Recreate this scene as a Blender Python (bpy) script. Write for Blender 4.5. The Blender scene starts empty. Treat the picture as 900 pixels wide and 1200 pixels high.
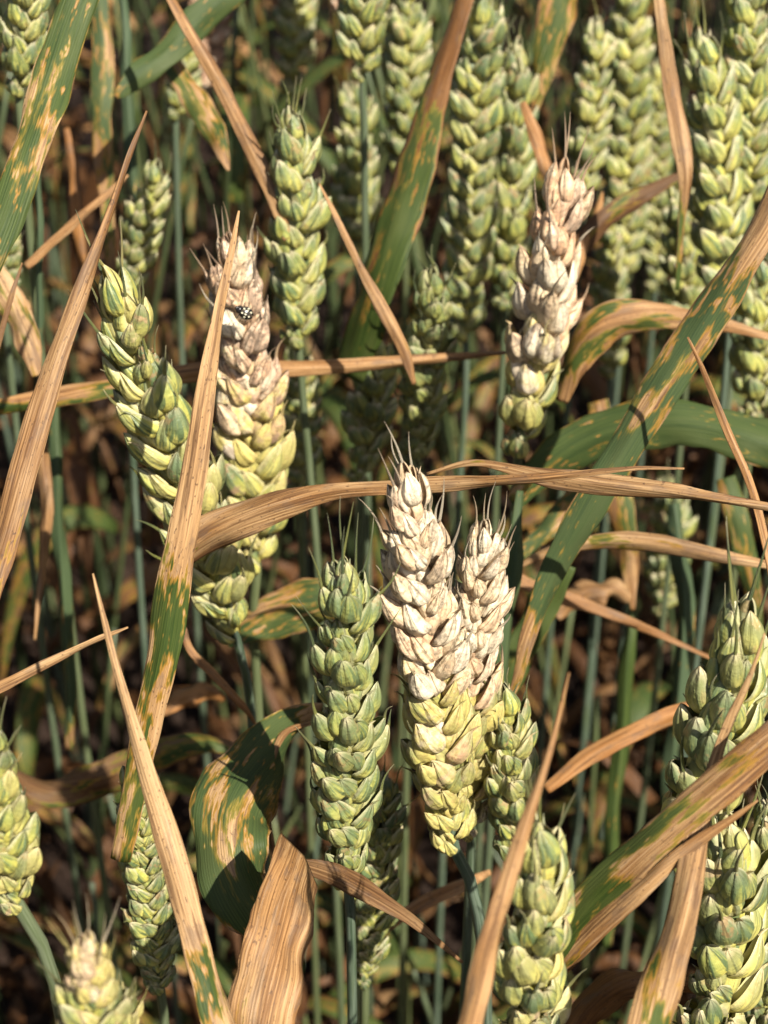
import bpy, bmesh, math, random
import numpy as np
from mathutils import Vector, Matrix

random.seed(7)
rng = np.random.default_rng(7)
R = math.radians
SC = bpy.context.scene

# ------------------------------------------------------------------ camera
PITCH = 38.0                 # degrees the camera looks down into the crop
FPX = 2092.0                 # focal length in photo pixels (photo is 900 x 1200)
CAM = Vector((0.0, 0.0, 0.926))
cd = bpy.data.cameras.new("camera")
cam = bpy.data.objects.new("camera", cd)
SC.collection.objects.link(cam)
cam.location = CAM
cam.rotation_euler = (R(90 - PITCH), 0, 0)
cd.sensor_fit = 'VERTICAL'
cd.sensor_height = 24.0
cd.lens = 24.0 * FPX / 1200.0
cd.clip_start = 0.01
cd.clip_end = 500
cd.dof.use_dof = True
cd.dof.focus_distance = 0.325
cd.dof.aperture_fstop = 17.0
SC.camera = cam

# ------------------------------------------------------------------ light
SUN_EL, SUN_AZ = 51.0, 142.0        # azimuth clockwise from +Y (view direction)
w = bpy.data.worlds.new("World")
SC.world = w
w.use_nodes = True
wn = w.node_tree
wn.nodes.clear()
sky = wn.nodes.new('ShaderNodeTexSky')
sky.sky_type = 'NISHITA'
sky.sun_disc = False
sky.sun_elevation = R(SUN_EL)
sky.sun_rotation = R(SUN_AZ)
sky.dust_density = 2.5
sky.ozone_density = 0.6
bg = wn.nodes.new('ShaderNodeBackground')
bg.inputs['Strength'].default_value = 0.05
wo = wn.nodes.new('ShaderNodeOutputWorld')
wn.links.new(sky.outputs[0], bg.inputs[0])
wn.links.new(bg.outputs[0], wo.inputs[0])
sd = bpy.data.lights.new("sun", 'SUN')
sd.energy = 5.0
sd.angle = R(0.53)
sd.color = (1.0, 0.935, 0.81)
sun = bpy.data.objects.new("sun", sd)
SC.collection.objects.link(sun)
sv = Vector((math.sin(R(SUN_AZ)) * math.cos(R(SUN_EL)), math.cos(R(SUN_AZ)) * math.cos(R(SUN_EL)), math.sin(R(SUN_EL))))
sun.rotation_euler = sv.to_track_quat('Z', 'Y').to_euler()
sun.location = (1, -1, 3)

SC.view_settings.view_transform = 'Standard'
SC.view_settings.look = 'None'
SC.view_settings.exposure = 1.05
SC.view_settings.gamma = 1.0
SC.view_settings.use_curve_mapping = False
SC.render.engine = 'CYCLES'
SC.cycles.use_denoising = True
SC.cycles.max_bounces = 6
SC.cycles.diffuse_bounces = 3
SC.cycles.glossy_bounces = 2
SC.cycles.transmission_bounces = 4
SC.cycles.caustics_reflective = False
SC.cycles.caustics_refractive = False

# ------------------------------------------------------------------ helpers
cp, sp = math.cos(R(PITCH)), math.sin(R(PITCH))

def ray(px, py):
    dx, dy = (px - 450.0) / FPX, -(py - 600.0) / FPX
    return Vector((dx, cp + dy * sp, -sp + dy * cp))

def at(px, py, d):                       # point seen at photo pixel, d metres along the view axis
    return CAM + ray(px, py) * d

def at_h(px, py, h):                     # ... h metres below the camera
    r = ray(px, py)
    return CAM + r * (h / -r.z)

def at_y(px, py, Y):                     # ... in the upright plane Y
    r = ray(px, py)
    return CAM + r * (Y / r.y)

def depth_of(p):
    q = p - CAM
    return q.y * cp - q.z * sp

def link(o, parent=None):
    SC.collection.objects.link(o)
    if parent is not None:
        o.parent = parent
    return o

def tag(o, label=None, cat=None, group=None, kind=None):
    if label: o['label'] = label
    if cat: o['category'] = cat
    if group: o['group'] = group
    if kind: o['kind'] = kind
    return o

def empty(name, loc):
    o = bpy.data.objects.new(name, None)
    o.empty_display_size = 0.01
    o.location = loc
    return link(o)

def mesh_from(name, verts, faces, mat=None, attrs=None, smooth=True):
    me = bpy.data.meshes.new(name)
    me.from_pydata([tuple(v) for v in verts], [], faces)
    if attrs:
        for k, a in attrs.items():
            at_ = me.attributes.new(k, 'FLOAT', 'POINT')
            at_.data.foreach_set('value', np.asarray(a, dtype=np.float32))
    if smooth:
        me.polygons.foreach_set('use_smooth', [True] * len(me.polygons))
    if mat: me.materials.append(mat)
    me.update()
    return me

def catmull(P, n, dims=2):
    """P: (k, m) control rows -> (n, m) samples through them."""
    P = np.asarray(P, float)
    k = len(P)
    if k == 2:
        t = np.linspace(0, 1, n)[:, None]
        return P[0] * (1 - t) + P[1] * t
    seg = np.linalg.norm(np.diff(P[:, :dims], axis=0), axis=1)
    seg = np.maximum(seg, 1e-9) ** 0.7
    T = np.concatenate([[0], np.cumsum(seg)])
    M = np.zeros_like(P)
    for i in range(k):
        if i == 0: M[i] = (P[1] - P[0]) / (T[1] - T[0])
        elif i == k - 1: M[i] = (P[-1] - P[-2]) / (T[-1] - T[-2])
        else: M[i] = (P[i + 1] - P[i - 1]) / (T[i + 1] - T[i - 1])
    ts = np.linspace(0, T[-1], n)
    out = np.zeros((n, P.shape[1]))
    for j, t in enumerate(ts):
        i = min(max(np.searchsorted(T, t, 'right') - 1, 0), k - 2)
        h = T[i + 1] - T[i]
        s = (t - T[i]) / h
        out[j] = ((2 * s**3 - 3 * s**2 + 1) * P[i] + (s**3 - 2 * s**2 + s) * h * M[i]
                  + (-2 * s**3 + 3 * s**2) * P[i + 1] + (s**3 - s**2) * h * M[i + 1])
    return out

# ------------------------------------------------------------------ node DSL
class NT:
    def __init__(self, name):
        self.m = bpy.data.materials.new(name)
        self.m.use_nodes = True
        self.t = self.m.node_tree
        self.t.nodes.clear()
    def n(self, typ, ins=None, **props):
        nd = self.t.nodes.new(typ)
        for k, v in props.items(): setattr(nd, k, v)
        for k, v in (ins or {}).items(): self.put(nd.inputs[k], v)
        return nd
    def put(self, sock, v):
        if isinstance(v, bpy.types.NodeSocket): self.t.links.new(v, sock)
        elif isinstance(v, (tuple, list)) and len(v) == 3 and sock.type == 'RGBA': sock.default_value = (*v, 1)
        else: sock.default_value = v
    def math(self, op, a, b=0.0, c=None, clamp=False):
        nd = self.n('ShaderNodeMath', operation=op, use_clamp=clamp)
        self.put(nd.inputs[0], a); self.put(nd.inputs[1], b)
        if c is not None: self.put(nd.inputs[2], c)
        return nd.outputs[0]
    def attr(self, name):
        return self.n('ShaderNodeAttribute', attribute_name=name).outputs['Fac']
    def xyz(self, x, y, z):
        return self.n('ShaderNodeCombineXYZ', {0: x, 1: y, 2: z}).outputs[0]
    def noise(self, vec, scale=1.0, detail=2.0, rough=0.5):
        return self.n('ShaderNodeTexNoise', {'Vector': vec, 'Scale': scale, 'Detail': detail, 'Roughness': rough}).outputs['Fac']
    def step(self, x, a, b, lo=0.0, hi=1.0):
        nd = self.n('ShaderNodeMapRange', interpolation_type='SMOOTHSTEP')
        self.put(nd.inputs[0], x)
        for i, v in ((1, a), (2, b), (3, lo), (4, hi)): self.put(nd.inputs[i], v)
        return nd.outputs[0]
    def mix(self, f, a, b, mode='MIX'):
        nd = self.n('ShaderNodeMix', data_type='RGBA', blend_type=mode)
        self.put(nd.inputs[0], f); self.put(nd.inputs[6], a); self.put(nd.inputs[7], b)
        return nd.outputs[2]
    def finish(self, col, rough=0.55, spec=0.3, height=None, bump=0.4, dist=0.0002, transl=0.0, tcol=None):
        ins = {'Base Color': col, 'Roughness': rough, 'Specular IOR Level': spec}
        bs = self.n('ShaderNodeBsdfPrincipled', ins)
        if height is not None:
            b = self.n('ShaderNodeBump', {'Strength': bump, 'Distance': dist, 'Height': height})
            self.t.links.new(b.outputs[0], bs.inputs['Normal'])
        sh = bs.outputs[0]
        if transl > 0:
            tr = self.n('ShaderNodeBsdfTranslucent', {'Color': tcol if tcol is not None else col})
            sh = self.n('ShaderNodeMixShader', {0: transl, 1: bs.outputs[0], 2: tr.outputs[0]}).outputs[0]
        o = self.n('ShaderNodeOutputMaterial')
        self.t.links.new(sh, o.inputs[0])
        return self.m

# ------------------------------------------------------------------ materials
def make_leaf_material():
    g = NT('leaf')
    mm_u = g.math('MULTIPLY', g.attr('lu'), 1000.0)
    mm_v = g.math('MULTIPLY', g.attr('lv'), 1000.0)
    hv = g.attr('hv'); dry = g.attr('dry')
    oi = g.n('ShaderNodeObjectInfo')
    tone = g.n('ShaderNodeSeparateColor', {0: oi.outputs['Color']})
    seed = g.math('MULTIPLY', oi.outputs['Random'], 91.0)
    les = g.noise(g.xyz(g.math('MULTIPLY', mm_v, 0.33), g.math('MULTIPLY', mm_u, 0.068), seed), 1.0, 3.0, 0.55)
    fine = g.noise(g.xyz(g.math('MULTIPLY', mm_v, 1.9), g.math('MULTIPLY', mm_u, 0.20), g.math('ADD', seed, 7.0)), 1.0, 3.0, 0.6)
    les = g.math('ADD', les, g.math('MULTIPLY', g.math('SUBTRACT', fine, 0.5), 0.34))
    edge = g.step(g.math('ABSOLUTE', hv), 0.88, 1.0)
    t = g.math('ADD', les, g.math('MULTIPLY', g.math('SUBTRACT', dry, 0.5), 0.72))
    t = g.math('ADD', t, g.math('MULTIPLY', edge, 0.13))
    fl = g.noise(g.xyz(g.math('MULTIPLY', mm_v, 0.95), g.math('MULTIPLY', mm_u, 0.20), g.math('ADD', seed, 19.0)), 1.0, 2.0, 0.5)
    fl = g.math('ADD', fl, g.math('MULTIPLY', g.math('SUBTRACT', dry, 0.45), 0.38))
    patchy = g.noise(g.xyz(g.math('MULTIPLY', mm_v, 0.12), g.math('MULTIPLY', mm_u, 0.022), g.math('ADD', seed, 71.0)), 1.0, 1.0, 0.5)
    t = g.math('ADD', t, g.math('MULTIPLY', g.math('SUBTRACT', patchy, 0.5), 0.24))
    lesion = g.math('MAXIMUM', g.step(t, 0.500, 0.545), g.step(fl, 0.63, 0.68, 0.0, 0.9))
    halo = g.math('MAXIMUM', g.step(t, 0.42, 0.53), g.step(fl, 0.57, 0.66))
    # streaks run with the veins
    streak = g.noise(g.xyz(g.math('MULTIPLY', mm_v, 3.2), g.math('MULTIPLY', mm_u, 0.035), seed), 1.0, 4.0, 0.7)
    broad = g.noise(g.xyz(g.math('MULTIPLY', mm_v, 0.25), g.math('MULTIPLY', mm_u, 0.05), g.math('ADD', seed, 31.0)), 1.0, 2.0, 0.5)
    green = g.mix(g.step(streak, 0.35, 0.65), (0.026, 0.047, 0.009), (0.064, 0.090, 0.018))
    green = g.mix(g.step(broad, 0.42, 0.68), green, (0.066, 0.086, 0.022))
    green = g.mix(g.math('MULTIPLY', tone.outputs[1], 0.8), green, (0.066, 0.098, 0.056))
    haloc = g.mix(g.step(broad, 0.4, 0.6), (0.33, 0.17, 0.028), (0.22, 0.17, 0.03))
    tanA = g.mix(g.step(streak, 0.40, 0.60), (0.14, 0.064, 0.024), (0.37, 0.205, 0.084))
    tanB = g.mix(g.step(streak, 0.38, 0.60), (0.22, 0.116, 0.047), (0.45, 0.285, 0.138))
    tanD = g.mix(g.step(streak, 0.30, 0.70), (0.026, 0.012, 0.006), (0.095, 0.040, 0.016))  # dark tan, lowered further to put deep-crop shade into the colour
    tan = g.mix(g.step(broad, 0.38, 0.62), tanA, tanB)
    tan = g.mix(g.step(tone.outputs[0], 0.0, 0.5), tanD, tan)
    tan = g.mix(g.step(tone.outputs[0], 0.5, 1.0), tan, g.mix(0.5, tan, (0.60, 0.41, 0.215)))
    tan = g.mix(g.math('MULTIPLY', tone.outputs[2], 0.5), tan, (0.50, 0.20, 0.045))
    col = g.mix(halo, green, haloc)
    col = g.mix(lesion, col, tan)
    speck = g.noise(g.xyz(g.math('MULTIPLY', mm_v, 2.2), g.math('MULTIPLY', mm_u, 0.9), g.math('ADD', seed, 3.0)), 1.0, 2.0, 0.6)
    smask = g.math('MULTIPLY', g.step(speck, 0.62, 0.69), g.math('MULTIPLY', lesion, 0.75))
    col = g.mix(smask, col, (0.075, 0.04, 0.025))
    grey = g.math('MULTIPLY', g.step(g.noise(g.xyz(g.math('MULTIPLY', mm_v, 0.5), g.math('MULTIPLY', mm_u, 0.12), g.math('ADD', seed, 57.0)), 1.0, 3.0, 0.6), 0.52, 0.68), g.math('MULTIPLY', lesion, 0.55))
    col = g.mix(grey, col, (0.15, 0.10, 0.07))
    dk = g.noise(g.xyz(g.math('MULTIPLY', mm_v, 1.1), g.math('MULTIPLY', mm_u, 0.035), g.math('ADD', seed, 83.0)), 1.0, 4.0, 0.7)
    col = g.mix(g.math('MULTIPLY', g.step(dk, 0.53, 0.62), g.math('MULTIPLY', lesion, 0.68)), col, (0.12, 0.058, 0.027))
    col = g.mix(g.math('MULTIPLY', g.step(dk, 0.46, 0.36), g.math('MULTIPLY', g.math('MULTIPLY', lesion, g.step(tone.outputs[0], 0.1, 0.6)), 0.35)), col, (0.56, 0.38, 0.22))  # pale streaks: highlights along the blade painted into the colour
    vein = g.math('SINE', g.math('ADD', g.math('MULTIPLY', mm_v, 12.5), g.math('MULTIPLY', les, 5.0)))
    col = g.mix(g.step(vein, 0.2, 1.0, 0.0, 0.16), col, (0.02, 0.02, 0.01))
    h = g.math('ADD', g.math('MULTIPLY', vein, 0.35), g.math('ADD', g.math('MULTIPLY', fine, 2.0), g.math('MULTIPLY', streak, 3.0)))
    return g.finish(col, rough=0.52, spec=0.2, height=h, bump=0.5, dist=0.00010, transl=0.18)

def make_husk_material():
    g = NT('wheat_husk')
    eu, ev, er, ek = g.attr('eu'), g.attr('ev'), g.attr('er'), g.attr('ek')
    oi = g.n('ShaderNodeObjectInfo')
    oc = g.n('ShaderNodeSeparateColor', {0: oi.outputs['Color']})
    bleach, pink, mould = oc.outputs[0], oc.outputs[1], oc.outputs[2]
    rnd = oi.outputs['Random']
    tc = g.n('ShaderNodeTexCoord').outputs['Object']
    vec = g.n('ShaderNodeVectorMath', {0: tc, 1: g.xyz(g.math('MULTIPLY', rnd, 3.0), g.math('MULTIPLY', rnd, 1.7), er)}, operation='ADD').outputs[0]
    n1 = g.noise(vec, 330.0, 3.0, 0.6)
    n2 = g.noise(vec, 900.0, 3.0, 0.65)
    e2 = g.math('FRACT', g.math('ADD', g.math('MULTIPLY', er, 3.7), g.math('MULTIPLY', rnd, 5.3)))
    e3 = g.math('FRACT', g.math('ADD', g.math('MULTIPLY', er, 7.9), g.math('MULTIPLY', rnd, 2.9)))
    # nerves: darker lines running from base to tip
    wob = g.math('MULTIPLY', g.math('SUBTRACT', g.noise(vec, 260.0, 2.0), 0.5), 4.0)
    nerve = g.math('SINE', g.math('ADD', g.math('ADD', g.math('MULTIPLY', ev, 12.5), g.math('MULTIPLY', er, 30.0)), wob))
    stripe = g.noise(g.xyz(g.math('MULTIPLY', ev, 5.5), g.math('MULTIPLY', eu, 0.9), g.math('ADD', er, g.math('MULTIPLY', rnd, 40.0))), 1.0, 2.0, 0.6)
    # living husk
    yel = g.mix(e2, (0.70, 0.60, 0.12), (0.62, 0.56, 0.18))
    grn = g.mix(e3, (0.33, 0.335, 0.065), (0.25, 0.295, 0.10))
    c = g.mix(g.step(eu, 0.15, 0.80), yel, grn)
    c = g.mix(g.step(n1, 0.42, 0.68, 0.0, 0.75), c, (0.58, 0.54, 0.13))
    c = g.mix(g.math('MULTIPLY', g.step(stripe, 0.50, 0.56), g.step(eu, 0.05, 0.45, 0.15, 0.92)), c, (0.075, 0.125, 0.060))
    c = g.mix(g.math('MULTIPLY', g.step(nerve, 0.5, 1.0), g.step(eu, 0.1, 0.5, 0.10, 0.55)), c, (0.10, 0.145, 0.055))
    dtip = g.math('MULTIPLY', g.step(g.math('ADD', eu, g.math('MULTIPLY', g.math('SUBTRACT', n1, 0.5), 0.8)), 0.45, 0.80), g.step(e2, 0.20, 0.6, 0.15, 0.85))
    c = g.mix(dtip, c, g.mix(stripe, (0.045, 0.080, 0.042), (0.17, 0.21, 0.115)))  # blue-green tips: waxy bloom, with shade painted in as well
    marg = g.step(g.math('ABSOLUTE', ev), 0.62, 0.92)
    c = g.mix(g.math('MULTIPLY', marg, 0.6), c, (0.68, 0.62, 0.40))
    tip = g.step(eu, 0.80, 1.0)
    c = g.mix(g.math('MULTIPLY', tip, g.step(e3, 0.2, 0.8, 0.25, 0.9)), c, (0.64, 0.54, 0.38))
    brown = g.math('MULTIPLY', g.step(g.math('ADD', n1, g.math('MULTIPLY', eu, 0.12)), 0.64, 0.72), g.step(e2, 0.55, 0.8, 0.05, 0.65))
    c = g.mix(brown, c, (0.33, 0.17, 0.085))
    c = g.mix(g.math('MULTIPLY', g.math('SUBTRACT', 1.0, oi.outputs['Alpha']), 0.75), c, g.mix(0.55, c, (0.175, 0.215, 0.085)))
    # blighted husk
    b = g.mix(g.step(n1, 0.32, 0.68), (0.80, 0.65, 0.43), (0.58, 0.41, 0.245))
    b = g.mix(g.math('MULTIPLY', mould, 0.22), b, (0.44, 0.37, 0.28))
    b = g.mix(g.math('MULTIPLY', g.step(e2, 0.5, 0.95), 0.4), b, (0.70, 0.46, 0.28))
    b = g.mix(g.math('MULTIPLY', g.step(e3, 0.30, 0.70), 0.7), b, (0.83, 0.74, 0.57))
    b = g.mix(g.math('MULTIPLY', pink, g.step(n1, 0.35, 0.6, 0.1, 0.9)), b, (0.68, 0.30, 0.15))
    lines = g.math('MULTIPLY', g.step(stripe, 0.53, 0.60), g.math('MULTIPLY_ADD', mould, 0.55, 0.25))
    b = g.mix(lines, b, (0.18, 0.115, 0.075))
    b = g.mix(g.math('MULTIPLY', g.step(nerve, 0.7, 1.0), 0.22), b, (0.36, 0.25, 0.16))
    mm = g.math('ADD', n2, g.math('MULTIPLY', eu, 0.16))
    b = g.mix(g.math('MULTIPLY', g.step(mm, 0.62, 0.72), g.math('MULTIPLY_ADD', mould, 0.55, 0.3)), b, (0.085, 0.055, 0.04))
    b = g.mix(g.math('MULTIPLY', g.step(g.math('ABSOLUTE', ev), 0.86, 0.98), 0.5), b, (0.24, 0.15, 0.09))
    b = g.mix(g.math('MULTIPLY', g.step(eu, 0.86, 1.0), 0.45), b, (0.30, 0.19, 0.11))
    b = g.mix(g.math('MULTIPLY', g.step(g.math('ADD', n1, g.math('MULTIPLY', mould, 0.14)), 0.60, 0.74), 0.55), b, (0.27, 0.22, 0.17))
    c = g.mix(g.step(g.math('ADD', bleach, g.math('MULTIPLY', g.math('SUBTRACT', e3, 0.5), 0.25)), 0.0, 0.35, 0.0, 0.72), c, g.mix(n1, (0.50, 0.37, 0.11), (0.74, 0.63, 0.22)))
    c = g.mix(g.math('MULTIPLY', g.step(n2, 0.54, 0.68), g.step(bleach, 0.02, 0.3, 0.0, 0.55)), c, (0.36, 0.20, 0.095))
    bn = g.math('ADD', g.math('MULTIPLY', g.math('SUBTRACT', n1, 0.5), 0.8), g.math('MULTIPLY', g.math('SUBTRACT', e2, 0.5), 0.55))
    f = g.step(g.math('ADD', bleach, bn), 0.36, 0.66)
    col = g.mix(f, c, b)
    h = g.math('ADD', g.math('MULTIPLY', nerve, 0.55), g.math('MULTIPLY', n2, 1.2))
    h = g.math('ADD', h, g.math('MULTIPLY', stripe, 1.5))
    return g.finish(col, rough=0.38, spec=0.42, height=h, bump=0.85, dist=0.0003, transl=0.10)

def make_stem_material(name, a, b, c):
    g = NT(name)
    oi = g.n('ShaderNodeObjectInfo')
    seed = g.math('MULTIPLY', oi.outputs['Random'], 40.0)
    ang, lu = g.attr('ang'), g.attr('lu')
    st = g.noise(g.xyz(g.math('MULTIPLY', ang, 3.5), g.math('MULTIPLY', lu, 60.0), seed), 1.0, 3.0, 0.6)
    pt = g.noise(g.xyz(g.math('MULTIPLY', ang, 0.5), g.math('MULTIPLY', lu, 35.0), g.math('ADD', seed, 9.0)), 1.0, 3.0, 0.6)
    col = g.mix(g.step(st, 0.35, 0.65), a, b)
    col = g.mix(g.step(pt, 0.52, 0.75, 0.0, 0.7), col, c)
    col = g.mix(g.step(oi.outputs['Random'], 0.25, 0.95, 0.0, 0.75), col, g.mix(st, (0.05, 0.075, 0.02), (0.17, 0.18, 0.08)))
    return g.finish(col, rough=0.38, spec=0.35, height=st, bump=0.35, dist=0.0001)

def make_plain(name, a, b, scale, rough=0.8, spec=0.2, bump=0.3, dist=0.002):
    g = NT(name)
    tc = g.n('ShaderNodeTexCoord').outputs['Object']
    n = g.noise(tc, scale, 5.0, 0.65)
    n2 = g.noise(tc, scale * 5.3, 3.0, 0.6)
    col = g.mix(g.step(n, 0.32, 0.68), a, b)
    col = g.mix(g.step(n2, 0.55, 0.75, 0, 0.4), col, tuple(x * 0.4 for x in a))
    return g.finish(col, rough, spec, height=n2, bump=bump, dist=dist)

M_LEAF = make_leaf_material()
M_HUSK = make_husk_material()
M_STEM = make_stem_material('green_stem', (0.026, 0.042, 0.016), (0.070, 0.092, 0.042), (0.060, 0.062, 0.020))  # darkened so stems deep in the crop carry shade in their colour
M_WAXY = make_stem_material('waxy_stem', (0.045, 0.072, 0.042), (0.13, 0.165, 0.122), (0.065, 0.09, 0.032))
M_SOIL = make_plain('soil', (0.016, 0.009, 0.006), (0.032, 0.018, 0.012), 22.0, dist=0.01, bump=0.8)  # colour lowered to deepen the shade under the crop
M_BLACK = make_plain('beetle_black', (0.008, 0.007, 0.006), (0.015, 0.013, 0.011), 300.0, rough=0.22, spec=0.6, dist=0.0001)
M_CREAM = make_plain('beetle_cream', (0.72, 0.66, 0.44), (0.80, 0.75, 0.55), 300.0, rough=0.3, spec=0.5, dist=0.0001)

# ------------------------------------------------------------------ ground
def build_ground():
    n = 60
    xs = np.concatenate([-np.geomspace(60, 1.6, 8), np.linspace(-1.4, 1.4, n), np.geomspace(1.6, 60, 8)])
    ys = np.concatenate([-np.geomspace(60, 0.8, 8), np.linspace(-0.6, 2.6, n), np.geomspace(2.9, 60, 8)])
    V, F = [], []
    for j, y in enumerate(ys):
        for i, x in enumerate(xs):
            z = 0.012 * math.sin(x * 9 + 1.3 * math.sin(y * 7)) * math.cos(y * 8.3) + random.uniform(-.008, .008)
            V.append((x, y, z))
    m = len(xs)
    for j in range(len(ys) - 1):
        for i in range(m - 1):
            a = j * m + i
            F.append((a, a + 1, a + m + 1, a + m))
    o = link(bpy.data.objects.new('ground', mesh_from('ground', V, F, M_SOIL)))
    tag(o, 'bare brown soil under the wheat crop', 'ground', kind='structure')
build_ground()

# ------------------------------------------------------------------ tubes (stems)
def tube(path, radii, sides=10):
    P = [Vector(p) for p in path]
    V, F, ANG, LU = [], [], [], []
    up = Vector((0, 1, 0))
    L = 0.0
    n = len(P)
    for i in range(n):
        t = (P[min(i + 1, n - 1)] - P[max(i - 1, 0)]).normalized()
        s = t.cross(up)
        if s.length < 1e-4: s = t.cross(Vector((1, 0, 0)))
        s.normalize()
        b = s.cross(t).normalized()
        if i: L += (P[i] - P[i - 1]).length
        for k in range(sides):
            a = 2 * math.pi * k / sides
            V.append(P[i] + (s * math.cos(a) + b * math.sin(a)) * radii[i])
            ANG.append(abs(a - math.pi)); LU.append(L)
    for i in range(n - 1):
        for k in range(sides):
            a, b_ = i * sides + k, i * sides + (k + 1) % sides
            F.append((a, b_, b_ + sides, a + sides))
    F.append(tuple(range(sides))[::-1])
    F.append(tuple((n - 1) * sides + k for k in range(sides)))
    return V, F, {'ang': ANG, 'lu': LU}

# ------------------------------------------------------------------ leaf ribbons
def ribbon(P, W, ROLL, DRY, cup=0.12, nacross=9, wav=0.0, thick=0.00022, seed=0, view=None):
    """closed thin blade along 3-D samples P (n,3); faces the viewpoint side unless rolled"""
    P = np.asarray(P, float); n = len(P)
    rr = np.random.default_rng(seed)
    T = np.gradient(P, axis=0)
    T /= np.linalg.norm(T, axis=1)[:, None] + 1e-12
    V, LU, LV, HV, DR = [], [], [], [], []
    L = np.concatenate([[0], np.cumsum(np.linalg.norm(np.diff(P, axis=0), axis=1))])
    ph = rr.uniform(0, 6.28, 4)
    hvs = np.linspace(-1, 1, nacross)
    rows = []
    for i in range(n):
        t = T[i]
        vd = (np.array(view) if view is not None else np.array(CAM)) - P[i]
        N = vd - t * vd.dot(t); N /= np.linalg.norm(N) + 1e-12
        S = np.cross(t, N)
        a = math.radians(ROLL[i])
        S2 = S * math.cos(a) + N * math.sin(a)
        N2 = N * math.cos(a) - S * math.sin(a)
        half = W[i] / 2
        top, bot = [], []
        for h in hvs:
            wv = wav * half * (math.sin(L[i] * 190 + ph[0] + h) + 0.6 * math.sin(L[i] * 420 + ph[1] - 2 * h)) * abs(h)
            ragged = 1 + (0.03 * math.sin(L[i] * 260 + ph[2]) + 0.02 * math.sin(L[i] * 610 + ph[3] * (1 if h > 0 else 2))) * (abs(h) > 0.95)
            crl = 0.42 * max(0.0, DRY[i] - 0.55) * half * h * h * (math.sin(L[i] * 34 + ph[1]) if h > 0 else math.sin(L[i] * 27 + ph[2]))
            off = S2 * h * half * ragged + N2 * (-(cup * half) * (abs(h) ** 1.25) + wv + crl)
            top.append(P[i] + off + N2 * thick * 0.5)
            bot.append(P[i] + off - N2 * thick * 0.5)
        rows.append(len(V))
        for k, p in enumerate(top + bot[::-1]):
            h = (list(hvs) + list(hvs[::-1]))[k]
            V.append(p); LU.append(L[i]); LV.append(h * half); HV.append(h); DR.append(DRY[i])
    m = 2 * nacross
    F = []
    for i in range(n - 1):
        for k in range(m):
            a, b = i * m + k, i * m + (k + 1) % m
            F.append((a, a + m, b + m, b))
    F.append(tuple(range(m)))
    F.append(tuple((n - 1) * m + k for k in range(m))[::-1])
    return V, F, {'lu': LU, 'lv': LV, 'hv': HV, 'dry': DR}

LEAF_GROUP = 'leaf blades among the wheat stalks'
leaf_seed = [100]
def leaf(label, pts, tone=0.6, blue=0.0, orange=0.0, cup=0.12, wav=0.05, n=64, nacross=11, group=LEAF_GROUP, twist=1.0):
    """pts rows: (px, py, depth, width_px, roll_deg, dry)"""
    leaf_seed[0] += 1
    C = catmull(pts, n)
    P3 = [tuple(at(c[0], c[1], c[2])) for c in C]
    Wd = [max(c[3] * 0.76, 1.2) * (1 + 0.045 * math.sin(i_ * .3 + leaf_seed[0]) + .015 * math.sin(i_ * .9 + leaf_seed[0] * 2)) * c[2] / FPX / max(math.cos(R(c[4])), 0.35) for i_, c in enumerate(C)]
    q = np.linspace(0, 1, n); rl = np.random.default_rng(leaf_seed[0] * 3)
    tw = 17 * np.sin(q * rl.uniform(4, 9) + rl.uniform(0, 6)) + 9 * np.sin(q * rl.uniform(12, 20) + rl.uniform(0, 6))
    V, F, A = ribbon(P3, Wd, C[:, 4] + tw * twist, np.clip(C[:, 5], 0, 1), cup * 1.9 + 0.08, nacross, wav * 1.6, seed=leaf_seed[0])
    base = Vector(P3[-1])
    V = [Vector(v) - base for v in V]
    o = bpy.data.objects.new('leaf_blade', mesh_from('leaf_blade', V, F, M_LEAF, A))
    o.location = base
    o.color = (tone, blue, orange, 1)
    link(o)
    return tag(o, label, 'leaf', group)

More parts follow.
